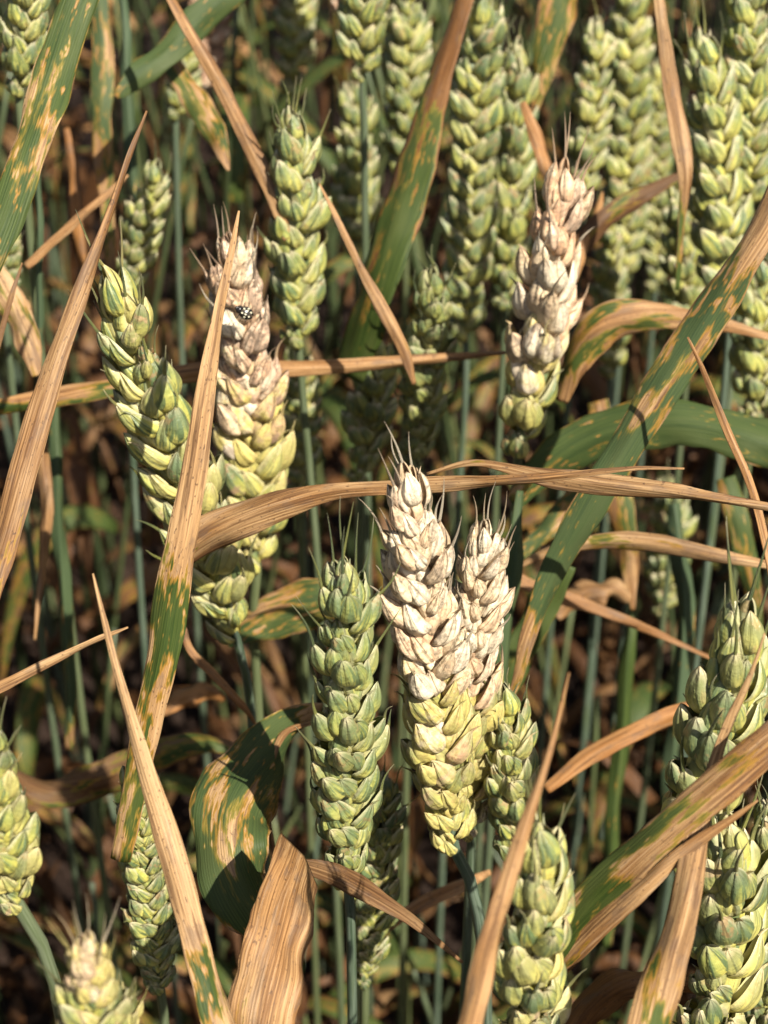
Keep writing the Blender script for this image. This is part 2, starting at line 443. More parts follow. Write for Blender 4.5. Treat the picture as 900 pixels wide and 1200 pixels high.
# ------------------------------------------------------------------ spikelet templates
MMU = 0.001
def husk_elem(V, F, A, base, axis, keel, L, Rr, depth, phim, kind, er, rr, beak=0.0, nu=15, nv=13, crumple=0.0):
    ax = np.array(axis, float); ax /= np.linalg.norm(ax)
    ke = np.array(keel, float); ke -= ax * ke.dot(ax); ke /= np.linalg.norm(ke)
    la = np.cross(ax, ke)
    base = np.array(base, float)
    st = len(V)
    ph = rr.uniform(0, 6.28, 6)
    tipp = None
    for i in range(nu):
        u = i / (nu - 1)
        if u < 0.36: r = 0.36 + 0.64 * math.sin(math.pi / 2 * u / 0.36)
        else:
            t = (u - 0.36) / 0.64
            r = max((1 - t ** 2.5) ** 0.92, 0.035)
        bow = Rr * 0.30 * math.sin(math.pi * min(u * 1.05, 1))
        c = base + ax * L * u + ke * (bow - 0.10 * L * u * u)
        if i == nu - 1: tipp = c + ke * Rr * 0.02
        for j in range(nv):
            v = -1 + 2 * j / (nv - 1)
            p = v * phim
            k = 1 + 0.16 * math.exp(-(p / 0.22) ** 2) * (1 if kind < 0.5 else 0.35)
            k *= 1 + crumple * (math.sin(p * 3.1 + ph[0] + u * 4) * 0.5 + math.sin(u * 11 + ph[1] + p * 2) * 0.5)
            k *= 1 + 0.025 * math.sin(p * 9 + ph[2])
            flare = 1 + (0.10 * (abs(v) > 0.93) if kind < 0.5 else 0)
            q = c + ke * (Rr * r * math.cos(p) * depth * k) + la * (Rr * r * math.sin(p) * k * flare)
            V.append(q * MMU)
            A['eu'].append(u); A['ev'].append(v); A['er'].append(er); A['ek'].append(kind)
    for i in range(nu - 1):
        for j in range(nv - 1):
            a = st + i * nv + j
            F.append((a, a + 1, a + nv + 1, a + nv))
    # close the base and tip fans
    F.append(tuple(st + j for j in range(nv))[::-1])
    F.append(tuple(st + (nu - 1) * nv + j for j in range(nv)))
    if beak > 0:
        b0 = len(V)
        for i in range(4):
            f = i / 3
            c = tipp + ax * beak * f + ke * beak * 0.18 * f * f - ax * 0.5
            rad = 0.26 * (1 - f) + 0.05
            for k in range(5):
                a = 2 * math.pi * k / 5
                V.append((c + (ke * math.cos(a) + la * math.sin(a)) * rad) * MMU)
                A['eu'].append(1.0); A['ev'].append(0.0); A['er'].append(er); A['ek'].append(kind)
        for i in range(3):
            for k in range(5):
                a, b = b0 + i * 5 + k, b0 + i * 5 + (k + 1) % 5
                F.append((a, b, b + 5, a + 5))
    return Vector(tipp * MMU), Vector(ax + ke * 0.15).normalized()

def spikelet_template(seed, gape=1.0, crumple=0.03, hi=True, terminal=False):
    rr = np.random.default_rng(seed)
    V, F, A = [], [], {'eu': [], 'ev': [], 'er': [], 'ek': []}
    tips = []
    J = lambda s: rr.uniform(-s, s)
    nu, nv = (15, 13) if hi else (7, 6)
    lat = 1.0 if not terminal else 0.7
    K = dict(nu=nu, nv=nv, crumple=crumple)
    for s in (-1, 1):
        husk_elem(V, F, A, (0.1, s * 1.05, 0), (0.20 * gape + J(.08), s * (0.36 * gape + J(.13)) * lat, 1), (0.45 + J(.3), s * 1.0, 0),
                  8.2 + J(1.0), 2.05 + J(.25), 0.86, 1.8, 0.0, rr.uniform(), rr, beak=1.9 + J(.8), **K)
        tips.append(husk_elem(V, F, A, (0.9 + J(.2), s * 0.8, 1.0 + J(.5)), (0.38 * gape + J(.08), s * (0.27 * gape + J(.14)) * lat, 1), (1.0, s * 0.55 + J(.25), 0),
                              9.6 + J(1.0), 2.1 + J(.25), 0.96, 2.5, 1.0, rr.uniform(), rr, **K))
    tips.append(husk_elem(V, F, A, (1.3, J(.5), 2.7 + J(.6)), (0.28 * gape + J(.1), J(.16), 1), (1, J(.4), 0),
                          8.8 + J(1.0), 2.0 + J(.25), 1.0, 2.7, 1.0, rr.uniform(), rr, **K))
    tips.append(husk_elem(V, F, A, (0.4, J(.6), 4.2 + J(.5)), (0.14 * gape + J(.06), J(.2), 1), (1, J(.6), 0),
                          8.2 + J(.9), 1.75 + J(.2), 0.95, 2.7, 1.0, rr.uniform(), rr, **K))
    husk_elem(V, F, A, (-0.5, J(.3), 1.8), (-0.02 + J(.04), J(.12), 1), (-1, J(.3), 0),
              8.6 + J(.7), 2.2 + J(.2), 0.85, 2.6, 1.0, rr.uniform(), rr, **K)
    return mesh_from('spikelet', V, F, M_HUSK, A), tips

GREEN_T = [spikelet_template(10 + i, 0.72 + 0.13 * (i % 4), 0.05) for i in range(12)]
DEAD_T = [spikelet_template(40 + i, 0.80 + 0.18 * (i % 4), 0.12) for i in range(12)]
TERM_T = [spikelet_template(70 + i, 0.8, 0.05, terminal=True) for i in range(3)]
FAR_T = [spikelet_template(80 + i, 1.0, 0.03, hi=False) for i in range(4)]

def awn_mesh(bend):
    V, F = [], []
    A = {'eu': [], 'ev': [], 'er': [], 'ek': []}
    n, k = 9, 5
    for i in range(n):
        f = i / (n - 1)
        c = Vector((bend * f * f, bend * 0.4 * math.sin(f * 3), f))
        r = (0.045 * (1 - f) ** 0.8 + 0.006)
        for j in range(k):
            a = 2 * math.pi * j / k
            V.append(c + Vector((math.cos(a), math.sin(a), 0)) * r)
            A['eu'].append(0.55 + 0.45 * f); A['ev'].append(0); A['er'].append(0.3); A['ek'].append(0)
    for i in range(n - 1):
        for j in range(k):
            a, b = i * k + j, i * k + (j + 1) % k
            F.append((a, b, b + k, a + k))
    F.append(tuple((n - 1) * k + j for j in range(k)))
    return mesh_from('awn', V, F, M_HUSK, A)
AWNS = [awn_mesh(b) for b in (-0.2, -0.08, 0.08, 0.2)]

def smooth(a, b, x):
    t = min(max((x - a) / (b - a), 0), 1) if a != b else float(x > a)
    return t * t * (3 - 2 * t)

# ------------------------------------------------------------------ wheat stalks
STALK_GROUP = 'wheat stalks in ear'
UP = Vector((0, 0, 1))
ear_no = [0]
def stalk(label, tip, base, wpx, d=None, h=0.176, lean=0.0, rot=0.0, bleach=None, pink=0.0, mould=0.0,
          near=True, cool=0.35, stem=None, bow=0.0, awn=1.0, blevel=1.0, btint=0.0, stem_r=0.00115, jit=1.0):
    ear_no[0] += 1
    r = random.Random(500 + ear_no[0])
    pt = at(tip[0], tip[1], d) if d else at_h(tip[0], tip[1], h)
    pb = at_y(base[0], base[1], pt.y + lean)
    dmid = 0.5 * (depth_of(pt) + depth_of(pb))
    Wm = wpx * dmid / FPX
    s = Wm / math.hypot(0.0145 * math.cos(R(rot)), 0.0120 * math.sin(R(rot)))
    axis = pt - pb
    L = axis.length - 0.006 * s
    z = axis.normalized()
    root = empty('wheat_stalk', (pb.x, pb.y, 0.0))
    tag(root, label, 'wheat', STALK_GROUP)
    # stem path: from the ear's top node down to the soil
    side = Vector((1, 0, 0)) - z * z.x
    side.normalize()
    def axis_pt(t):
        return pb + z * (L * t) + side * (bow * 4 * t * (1 - t))
    pts = []
    if stem:
        prev_y = pb.y
        pts = [at_y(q[0], q[1], pb.y + (q[2] if len(q) > 2 else 0.0)) for q in stem]
    last = pts[-1] if pts else pb
    lower = []
    if last.z > 0.06:
        prev = pts[-2] if len(pts) > 1 else (pb if pts else pb + z * 0.05)
        dirn = (last - prev).normalized()
        if not pts:
            dirn = (-z * 0.45 - UP * 0.9).normalized()
        q, dd, step = last.copy(), dirn, 0.05
        while q.z > 0.02 and len(lower) < 40:
            dd = (dd * 0.7 - UP * 0.3).normalized()
            q = q + dd * step
            lower.append(q.copy())
    ctrl = [pb] + pts + lower
    path = [Vector(c) for c in catmull([tuple(c) for c in ctrl], 46, 3)]
    full = [axis_pt(0.97 - 0.97 * i / 12) for i in range(12)] + path
    rad = [0.00035 * s + 0.0003 * s * (i / 12) for i in range(12)] + [stem_r * (0.9 + 0.5 * i / len(path)) for i in range(len(path))]
    V, F, A = tube([p - root.location for p in full], rad, 10 if near else 6)
    link(bpy.data.objects.new('stem', mesh_from('stem', V, F, M_WAXY, A)), root)
    # spikelets
    N = max(8, int(round(L / (0.0037 * s))))
    x0 = side
    y0 = z.cross(x0).normalized()
    ca, sa = math.cos(R(rot)), math.sin(R(rot))
    X = x0 * ca + y0 * sa
    Y = z.cross(X).normalized()
    for i in range(N + 1):
        t = i / N
        term = i == N
        p = axis_pt(t * 0.93)
        zz = (axis_pt(min(t * 0.93 + 0.03, 1)) - axis_pt(max(t * 0.93 - 0.03, 0))).normalized()
        sd = 1 if i % 2 else -1
        env = (0.62 + 0.38 * smooth(0, 0.22, t)) * (1 - 0.14 * smooth(0.60, 1.0, t))
        sc = s * env * (r.uniform(0.86, 1.06) if r.random() > .08 else r.uniform(.62, .8))
        bl = 0.0
        if bleach: bl = blevel * smooth(bleach[0] - .14, bleach[1] + .12, t + r.uniform(-.10, .10))
        bl = max(bl, btint * r.uniform(0.5, 1.3))
        if term: me, tips = TERM_T[r.randrange(len(TERM_T))]
        elif not near: me, tips = FAR_T[r.randrange(len(FAR_T))]
        elif bl > 0.6: me, tips = DEAD_T[r.randrange(len(DEAD_T))]
        else: me, tips = GREEN_T[r.randrange(len(GREEN_T))]
        out = X * sd
        yy = Y * sd
        jr = r.uniform(-22, 22) * jit
        out, yy = out * math.cos(R(jr)) + yy * math.sin(R(jr)), yy * math.cos(R(jr)) - out * math.sin(R(jr))
        tilt = R(r.uniform(8, 19) + 5 * (1 - t)) * (0.0 if term else 1.0) * (1.0 - 0.45 * smooth(0.75, 1, t))
        zl = (zz * math.cos(tilt) + out * math.sin(tilt)).normalized()
        if term:
            out, yy = Y, -X
        xl = (out - zl * out.dot(zl)).normalized()
        yl = zl.cross(xl)
        m = Matrix((( xl.x, yl.x, zl.x, 0), (xl.y, yl.y, zl.y, 0), (xl.z, yl.z, zl.z, 0), (0, 0, 0, 1)))
        o = bpy.data.objects.new('spikelet', me)
        flip = Matrix.Diagonal((1, r.choice((-1, 1)), 1, 1))
        loc = p + out * (0.0001 * s) - root.location
        o.matrix_local = Matrix.Translation(loc) @ m @ flip @ Matrix.Diagonal((sc * r.uniform(.95, 1.08) * (1 - .12 * bl), sc * r.uniform(.93, 1.05) * (1 - .12 * bl), sc, 1))
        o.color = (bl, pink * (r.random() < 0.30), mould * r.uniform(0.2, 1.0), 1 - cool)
        link(o, root)
        na = 0
        if near:
            na = 3 if t > 0.82 else (2 if r.random() < 0.55 else 1)
        elif t > 0.85: na = 1
        for k in r.sample(range(len(tips)), min(na, len(tips))):
            tp, td = tips[k]
            upl = (flip @ m.inverted() @ zz.to_4d()).to_3d().normalized()
            td = (td * 0.45 + upl * 0.65 + Vector((r.uniform(-.16, .16), r.uniform(-.16, .16), 0))).normalized()
            ln = (r.uniform(1.5, 4.5) + 6.0 * smooth(0.6, 1.0, t) * r.uniform(0.4, 1.0)) * MMU * awn
            a = bpy.data.objects.new('awn', AWNS[r.randrange(4)])
            q = td.to_track_quat('Z', 'Y').to_matrix().to_4x4()
            a.matrix_local = Matrix.Translation(tp - td * 0.0006) @ q @ Matrix.Rotation(r.uniform(0, 6.28), 4, 'Z') @ Matrix.Diagonal((0.0068, 0.0068, ln + 0.0008, 1))
            a.color = o.color
            link(a, o)
    return root

# ================================================================== THE EARS
# ---- front and middle ranks
stalk('large blighted ear bleached cream above and yellow-green below, front centre', (478, 528), (532, 994), 100, h=0.176, rot=14,
      bleach=(0.40, 0.52), pink=0.3, mould=0.4, btint=0.22, stem=[(552, 1035), (566, 1110), (570, 1200)], stem_r=0.0014)
stalk('smaller bleached ear pressed against the right of the large front blighted ear', (570, 598), (553, 974), 84, d=0.318, rot=28, lean=0.004,
      bleach=(0.35, 0.55), pink=0.25, mould=0.45, btint=0.3, bow=-0.002)
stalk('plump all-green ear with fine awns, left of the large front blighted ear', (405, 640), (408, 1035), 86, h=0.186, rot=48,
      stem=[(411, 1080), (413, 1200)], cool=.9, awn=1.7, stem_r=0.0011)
stalk('green ear leaning left with whitish tips, beside the brown vertical blade', (120, 310), (277, 748), 100, h=0.172, rot=-8, stem=[(290, 800), (297, 870)],
      awn=1.35, btint=0.10)
stalk('grey-bleached mouldy ear with a ladybird on it, green at the base', (262, 248), (301, 668), 92, h=0.180, rot=20,
      bleach=(0.36, 0.62), pink=0.55, mould=1.0, btint=0.14, stem=[(297, 720), (303, 835)], stem_r=0.0013, bow=0.002)
stalk('bleached pinkish ear, green only at its base, above the horizontal dead blade', (668, 186), (607, 530), 93, h=0.176, rot=48,
      bleach=(0.24, 0.40), pink=0.45, mould=0.6, btint=0.10, stem=[(600, 640), (590, 760)], awn=1.2)
stalk('slim sharp green ear standing behind and between the two left ears', (345, 122), (350, 405), 72, h=0.178, rot=35, cool=.6, stem=[(356, 480), (365, 575)], awn=1.2)
stalk('pale green ear at the bottom edge behind the pointed dry blade', (640, 962), (612, 1290), 104, h=0.196, rot=58, btint=0.12, mould=0.6, awn=1.3)
stalk('stout green ear cut by the right edge, above the crossing blades', (886, 712), (806, 1005), 122, h=0.196, rot=40, cool=.7, btint=0.02, awn=1.6)
stalk('green ear rising from the bottom right corner below the crossing blades', (862, 955), (832, 1300), 112, h=0.228, rot=55, btint=0.06, awn=1.5)
stalk('shaded green ear at the lower right edge, behind the corner ear', (905, 930), (890, 1230), 70, d=0.33, rot=70)
stalk('cream-tipped ear rising from the bottom left corner', (98, 1084), (128, 1330), 82, h=0.19, rot=25, bleach=(0.7, 0.9), blevel=0.75, mould=0.3, btint=0.15, awn=1.7)
stalk('little pale ear tip at the bottom edge, right of the cream-tipped ear', (141, 1150), (150, 1330), 56, d=0.262, rot=60, btint=0.2, awn=0.8)
stalk('green ear base entering at the left edge on a curved dark stem', (-28, 850), (22, 1062), 84, d=0.262, rot=30, btint=0.12,
      stem=[(48, 1105), (66, 1160), (76, 1215)], stem_r=0.0013)
stalk('narrow yellow-green ear behind the slanting dry blade, lower left', (155, 893), (188, 1160), 64, d=0.335, rot=22, stem=[(191, 1180), (194, 1215)], awn=0.5, jit=.4)
stalk('short green ear tucked behind the right of the large blighted ear', (592, 804), (610, 1022), 74, d=0.348, rot=45, btint=0.05)
stalk('dim green ear hiding behind the plump green ear\'s lower right', (452, 900), (428, 1150), 58, d=0.37, rot=40, near=False)
# ---- back ranks
stalk('tall two-rowed green ear running off the top, centre', (566, -22), (546, 398), 70, h=0.180, rot=-6, stem=[(546, 450), (540, 545)], awn=1.2, jit=.3)
stalk('yellow-green ear just right of the tall two-rowed ear', (607, 38), (592, 360), 66, d=0.49, rot=50)
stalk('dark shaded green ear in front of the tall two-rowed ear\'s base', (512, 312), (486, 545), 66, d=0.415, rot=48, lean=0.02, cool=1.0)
stalk('blurred short green ear left of the dark shaded ear', (444, 398), (424, 565), 62, d=0.47, rot=45, near=False)
stalk('green ear with bluish bare stem below, cut by the top edge left of centre', (424, -120), (425, 95), 66, d=0.455, rot=-5, stem=[(427, 180), (428, 295)], stem_r=0.0012, jit=.3)
stalk('soft dim ear right behind the bluish bare stem', (418, 92), (418, 300), 58, d=0.55, rot=40, near=False)
stalk('blurred ear between the bluish stem and the brown-green slanting blade', (478, -40), (476, 230), 58, d=0.55, rot=20, near=False)
stalk('dim ear standing behind the slim sharp green ear\'s stem', (350, 395), (352, 600), 50, d=0.49, rot=30, near=False)
stalk('bright green ear with pointed tip near the top right corner', (826, 26), (856, 365), 82, h=0.178, rot=38, awn=1.2)
stalk('tall ear in the top right corner, overlapping the pointed bright ear', (880, -60), (878, 250), 72, d=0.44, rot=10)
stalk('blurred pale ear above the pinkish bleached ear\'s tip', (702, 18), (684, 235), 52, d=0.53, rot=30, near=False)
stalk('blurred long ear second to the right of the pinkish bleached tip', (738, -60), (732, 330), 62, d=0.56, rot=10, near=False)
stalk('blurred ear directly left of the hanging brown strip', (770, 60), (768, 340), 44, d=0.62, rot=15, near=False)
stalk('low blurred ear below the pale ears, beside the dark olive blade', (712, 240), (716, 440), 52, d=0.56, rot=40, near=False)
stalk('dim ear low behind the hanging brown strip', (800, 205), (806, 420), 60, d=0.52, rot=35, near=False)
stalk('bright ear at the right edge below the wide diagonal blade', (893, 300), (884, 490), 70, d=0.46, rot=40)
stalk('blurred ear tip leaning right, in the upper left gap', (184, 190), (150, 345), 52, d=0.47, rot=30, near=False)
stalk('green ear in the top left corner behind the spotted blade', (38, -60), (22, 112), 60, d=0.40, rot=35)
stalk('tiny blurred ear at the top beside the long brown blade', (222, 50), (206, 140), 42, d=0.55, rot=30, near=False)
stalk('dark blurred ear at the top, above the slim sharp ear', (345, -120), (344, 112), 52, d=0.62, rot=30, near=False)
stalk('very dim ear in shade below the right horizontal blades', (786, 560), (778, 720), 52, d=0.60, rot=40, near=False)
stalk('small dim ear at the left edge under the spotted blade', (10, 268), (4, 350), 40, d=0.48, rot=30, near=False)

# ================================================================== THE LEAVES
# rows: px, py, depth, width px, roll, dryness
leaf('wide green blade with orange-brown lesions across the top left corner',
     [(118, -60, .36, 50, 10, .30), (92, 0, .36, 56, 8, .30), (62, 90, .355, 62, 5, .37), (34, 175, .35, 58, 0, .36), (8, 255, .345, 50, -5, .30), (-30, 350, .34, 40, -8, .35)], tone=.75, blue=.15, cup=.1)
leaf('brown withered blade crossing the left edge, its thin tip pointing up',
     [(172, 130, .335, 3, 0, 1), (155, 175, .335, 9, 20, 1), (130, 250, .335, 13, 25, 1), (98, 335, .333, 23, 20, 1), (63, 430, .33, 36, 10, .95), (30, 540, .325, 44, 0, .85), (2, 640, .32, 46, -5, .56), (-30, 740, .315, 40, -5, .40)], tone=.32, orange=.1)
leaf('tall dry tan blade with a green patch, standing before the two left ears',
     [(280, 247, .318, 3, 0, 1), (272, 290, .318, 10, 0, 1), (257, 365, .318, 20, 5, 1), (243, 450, .318, 30, 0, 1), (228, 550, .32, 40, -5, 1), (212, 640, .322, 50, -5, .74), (198, 712, .325, 54, 0, .36), (188, 770, .327, 52, 2, .36), (176, 830, .33, 48, 5, .58), (158, 920, .335, 38, 10, .40), (140, 1010, .34, 30, 10, .4)], tone=.80, orange=.20, cup=.18)
leaf('pale dry pointed blade slanting down to the bottom edge, lower left',
     [(109, 672, .29, 2.5, 0, 1), (122, 725, .29, 9, 0, 1), (142, 805, .29, 15, 5, 1), (165, 885, .29, 28, 0, 1), (192, 970, .29, 38, 0, 1), (218, 1060, .288, 44, 0, .85), (245, 1150, .285, 48, 0, .52), (268, 1240, .283, 50, 0, .6)], tone=.85, orange=.12, cup=.2)
leaf('thin dry stick-like blade poking in from the left edge',
     [(150, 735, .33, 3, 0, 1), (118, 748, .33, 9, 20, 1), (60, 775, .33, 14, 20, 1), (0, 805, .33, 18, 10, 1), (-40, 822, .33, 18, 10, 1)], tone=.6)
leaf('dead brown blade stretched across the middle with a broad twisted left end',
     [(802, 549, .318, 3, 0, 1), (740, 549, .32, 7, 0, 1), (640, 560, .326, 15, 10, 1), (540, 567, .333, 24, 0, 1), (460, 570, .338, 24, -10, 1), (390, 576, .342, 27, 0, 1), (315, 596, .346, 48, 10, .86), (255, 620, .35, 62, 5, .68), (205, 655, .355, 60, 0, .62)], tone=.5, orange=.1, cup=.25, wav=.09)
leaf('second dead blade under the first, running to the right edge',
     [(500, 556, .345, 5, 0, .8), (560, 541, .342, 12, 20, .75), (640, 556, .338, 30, 10, .72), (700, 566, .335, 36, 0, .85), (780, 576, .332, 25, -10, 1), (850, 587, .33, 16, 0, 1), (930, 598, .33, 13, 0, 1)], tone=.42, cup=.3)
leaf('wide diagonal blade, tan at its top and green-striped below, right side',
     [(925, 205, .352, 44, 0, 1), (895, 265, .355, 50, 0, .88), (850, 335, .358, 62, 0, .50), (800, 415, .362, 62, 0, .37), (750, 495, .366, 58, 0, .33), (700, 580, .37, 54, 5, .27), (655, 665, .376, 46, 10, .25), (622, 740, .38, 30, 10, .42), (605, 800, .385, 14, 0, .66), (594, 824, .387, 5, 0, .9)], tone=.72, blue=.45, cup=.16, orange=.15)
leaf('thick lesioned blade entering at the lower right edge, brown with green patches',
     [(935, 845, .274, 56, -5, .85), (890, 880, .275, 58, -5, .74), (830, 930, .277, 58, -8, .52), (770, 980, .280, 58, -8, .47), (715, 1030, .285, 56, -5, .38), (668, 1080, .292, 54, 0, .32), (630, 1130, .30, 50, 0, .4)], tone=.55, cup=.15, orange=.1, twist=.5)
leaf('narrow brown blade just below the thick lesioned one',
     [(888, 938, .280, 3, 0, 1), (860, 958, .281, 11, 0, 1), (800, 1000, .284, 22, 0, 1), (740, 1050, .288, 32, 0, .90), (690, 1096, .294, 36, 0, .66), (640, 1150, .302, 34, 0, .55)], tone=.6, orange=.2)
leaf('upright dry blade with green foot crossing behind the thick lesioned one',
     [(896, 742, .280, 2.5, 0, 1), (880, 790, .282, 8, 10, 1), (856, 850, .285, 19, 30, 1), (838, 900, .286, 24, 25, 1), (822, 965, .286, 34, 10, 1), (802, 1050, .280, 48, 0, .95), (780, 1130, .272, 60, 0, .62), (760, 1220, .265, 70, 0, .44)], tone=.66, cup=.2)
leaf('slender dry spear-shaped blade in front of the bottom centre ear',
     [(667, 788, .243, 2.5, 0, 1), (655, 840, .243, 7, 0, 1), (632, 915, .242, 15, 0, 1), (608, 990, .241, 24, 5, 1), (585, 1070, .24, 32, 5, 1), (562, 1150, .24, 38, 0, 1), (542, 1230, .24, 42, 0, 1)], tone=.66, orange=.28, cup=.25)
leaf('broad folded tan blade with grey streaks at the bottom, left of centre',
     [(356, 1003, .322, 50, 60, 1), (350, 1022, .315, 82, 35, 1), (338, 1060, .306, 100, 10, .98), (324, 1115, .30, 104, 0, .92), (310, 1170, .296, 108, -5, .76), (296, 1240, .292, 108, -5, .66)], tone=.56, orange=.15, cup=.14, wav=.03)
leaf('narrow dark brown blade running right from the folded tan blade',
     [(345, 1010, .325, 16, 30, 1), (390, 1024, .332, 34, 15, 1), (435, 1048, .338, 30, 10, 1), (480, 1076, .342, 20, 0, 1), (515, 1105, .345, 10, 0, 1), (542, 1128, .347, 4, 0, 1)], tone=.22)
leaf('big drooping dark green blade with pale patches, lower left of centre',
     [(372, 842, .385, 24, 60, .5), (340, 862, .372, 66, 35, .36), (300, 900, .355, 112, 15, .33), (272, 950, .345, 128, 5, .36), (272, 1010, .34, 118, 0, .32), (300, 1065, .342, 90, -5, .28), (335, 1110, .35, 50, -5, .28), (352, 1145, .36, 20, 0, .3)], tone=.85, blue=.3, cup=.2, wav=.03)
leaf('narrow pale rolled edge blade hanging beside the big drooping blade',
     [(372, 845, .375, 6, 0, 1), (335, 858, .368, 10, 0, 1), (318, 895, .362, 9, 0, 1), (314, 950, .36, 8, 0, 1), (322, 1005, .36, 7, 0, 1)], tone=.45)
leaf('broad dark green arching blade with few lesions, right of the pinkish ear',
     [(600, 590, .43, 30, 10, .26), (650, 540, .425, 60, 10, .26), (715, 505, .42, 78, 5, .25), (790, 494, .415, 72, 0, .22), (860, 505, .412, 72, 0, .22), (935, 535, .41, 72, 0, .24)], tone=.7, blue=.22, cup=.18)
leaf('arched tan and green blade behind the wide diagonal blade',
     [(655, 470, .44, 24, 15, .6), (672, 420, .435, 50, 10, .50), (705, 385, .43, 66, 5, .48), (760, 372, .43, 48, 0, .58), (830, 377, .432, 24, 0, .85), (910, 396, .435, 12, 0, 1)], tone=.45, cup=.2, orange=.15)
leaf('slim arched blade with tan edges below the second dead blade',
     [(592, 672, .42, 6, 10, .8), (640, 646, .415, 16, 10, .6), (700, 636, .41, 24, 5, .48), (770, 638, .405, 30, 0, .55), (840, 652, .40, 22, 0, .85), (905, 662, .40, 12, 0, 1)], tone=.72, cup=.3)
leaf('dark brown stick-like blade slanting down in the right middle gap',
     [(560, 645, .45, 14, 0, .9), (620, 685, .45, 22, 0, 1), (690, 710, .45, 20, 10, 1), (760, 738, .452, 12, 10, 1), (836, 772, .455, 6, 0, 1)], tone=.25, orange=.4)
leaf('orange-brown blurred blade rising right, behind the stout right ear',
     [(640, 925, .42, 16, 0, .95), (690, 886, .42, 28, 0, .92), (750, 855, .42, 30, 0, .95), (820, 828, .422, 26, 0, 1), (880, 806, .425, 16, 0, 1)], tone=.3, orange=.75)
leaf('thin reddish dry blade hanging down from the wide diagonal blade, right',
     [(806, 395, .345, 2.5, 0, 1), (822, 430, .345, 8, 0, 1), (850, 500, .345, 12, 0, 1), (880, 570, .345, 13, 0, 1), (900, 650, .345, 12, 0, 1), (915, 740, .345, 11, 0, 1)], tone=.5, orange=.3)
leaf('brown twisted strip hanging from the top edge, right of centre',
     [(768, -40, .43, 16, 0, 1), (776, 30, .43, 18, 10, 1), (786, 100, .43, 24, 20, 1), (797, 160, .43, 30, 0, .9), (803, 205, .43, 22, 0, .75), (800, 260, .435, 12, 30, .45), (794, 340, .44, 6, 30, .4)], tone=.45)
leaf('brown-topped dark green blade slanting from the top edge, centre',
     [(556, -50, .45, 22, -30, 1), (536, 20, .448, 30, -36, .92), (512, 90, .445, 38, -40, .66), (490, 170, .44, 50, -42, .48), (462, 260, .438, 60, -42, .36), (432, 350, .44, 60, -42, .28), (405, 440, .45, 50, -40, .25)], tone=.15, orange=.35, cup=.1, twist=.25)  # low tone puts the turned-away blade's shade into its colour
leaf('dark blue-green blade tip slanting left from the top edge',
     [(300, -40, .46, 48, 0, .25), (255, 5, .458, 50, 0, .25), (205, 52, .455, 46, 0, .27), (165, 86, .452, 38, 0, .25), (142, 108, .45, 20, 0, .3), (136, 114, .45, 6, 0, .4)], tone=.6, blue=.25)
leaf('long brown blade crossing from the top edge toward the slim sharp ear',
     [(180, -40, .42, 12, 10, 1), (215, 25, .42, 17, 10, 1), (255, 95, .42, 22, 0, .95), (290, 165, .42, 26, 0, .9), (318, 225, .42, 24, 0, .85), (338, 280, .425, 16, 0, .8)], tone=.4, orange=.25)
leaf('lesioned green blade under the dark blade tip, upper left',
     [(196, 70, .47, 26, 10, .5), (222, 105, .468, 40, 5, .5), (245, 145, .466, 40, 0, .46), (262, 182, .465, 20, 0, .55), (268, 200, .465, 4, 0, .6)], tone=.7)
leaf('spotted green blade at the top edge right of the yellow-green ear',
     [(672, -50, .50, 64, 0, .40), (655, 10, .50, 60, 0, .42), (640, 70, .502, 40, 0, .38), (628, 120, .505, 16, 0, .5), (622, 150, .505, 4, 0, .7)], tone=.55, orange=.3, cup=.15)
leaf('thin tan blade with sharp tip at the foot of the brown-green slanting blade',
     [(374, 215, .40, 2.5, 0, 1), (392, 250, .40, 8, 0, 1), (420, 310, .40, 13, 0, 1), (448, 362, .40, 20, 0, .9), (474, 412, .402, 18, 0, .8), (486, 450, .405, 8, 0, .7)], tone=.65, orange=.2)
leaf('long horizontal striped blade passing behind the left ears',
     [(-40, 486, .42, 26, 0, .55), (40, 470, .42, 28, 0, .55), (130, 452, .42, 32, 0, .50), (230, 436, .422, 30, 0, .6), (330, 432, .425, 26, 5, .9), (440, 428, .428, 22, 0, 1), (530, 419, .43, 13, 0, 1), (602, 412, .432, 4, 0, 1)], tone=.42, orange=.3, cup=.25)
leaf('thin brown blade slanting across the upper left gap',
     [(30, 312, .43, 13, 0, 1), (75, 272, .43, 14, 0, 1), (125, 228, .43, 12, 0, 1), (150, 205, .43, 4, 0, 1)], tone=.38, orange=.3)
leaf('spotted green blade at the left edge below the wide corner blade',
     [(-20, 300, .42, 30, 0, .5), (8, 345, .42, 44, 0, .5), (30, 395, .42, 42, 0, .52), (44, 440, .42, 16, 0, .6)], tone=.7)
leaf('thin dead sliver at the far left edge',
     [(26, 308, .37, 2, 0, 1), (14, 345, .37, 8, 0, 1), (0, 395, .37, 9, 0, 1), (-14, 440, .37, 9, 0, 1)], tone=.3)
leaf('olive-brown blade angled behind the pinkish ear\'s tip, right',
     [(800, 205, .47, 14, 0, .7), (750, 230, .47, 28, 0, .62), (705, 262, .47, 34, 0, .55), (670, 300, .472, 30, 0, .5), (640, 340, .475, 18, 0, .5)], tone=.15)
leaf('dark lesioned leaf lying low across the lower left gap',
     [(10, 905, .47, 24, 20, .8), (60, 925, .465, 50, 10, .62), (120, 915, .46, 60, 5, .55), (180, 885, .455, 52, 10, .5), (240, 868, .45, 34, 20, .5), (285, 880, .45, 12, 20, .6)], tone=.2, cup=.2)
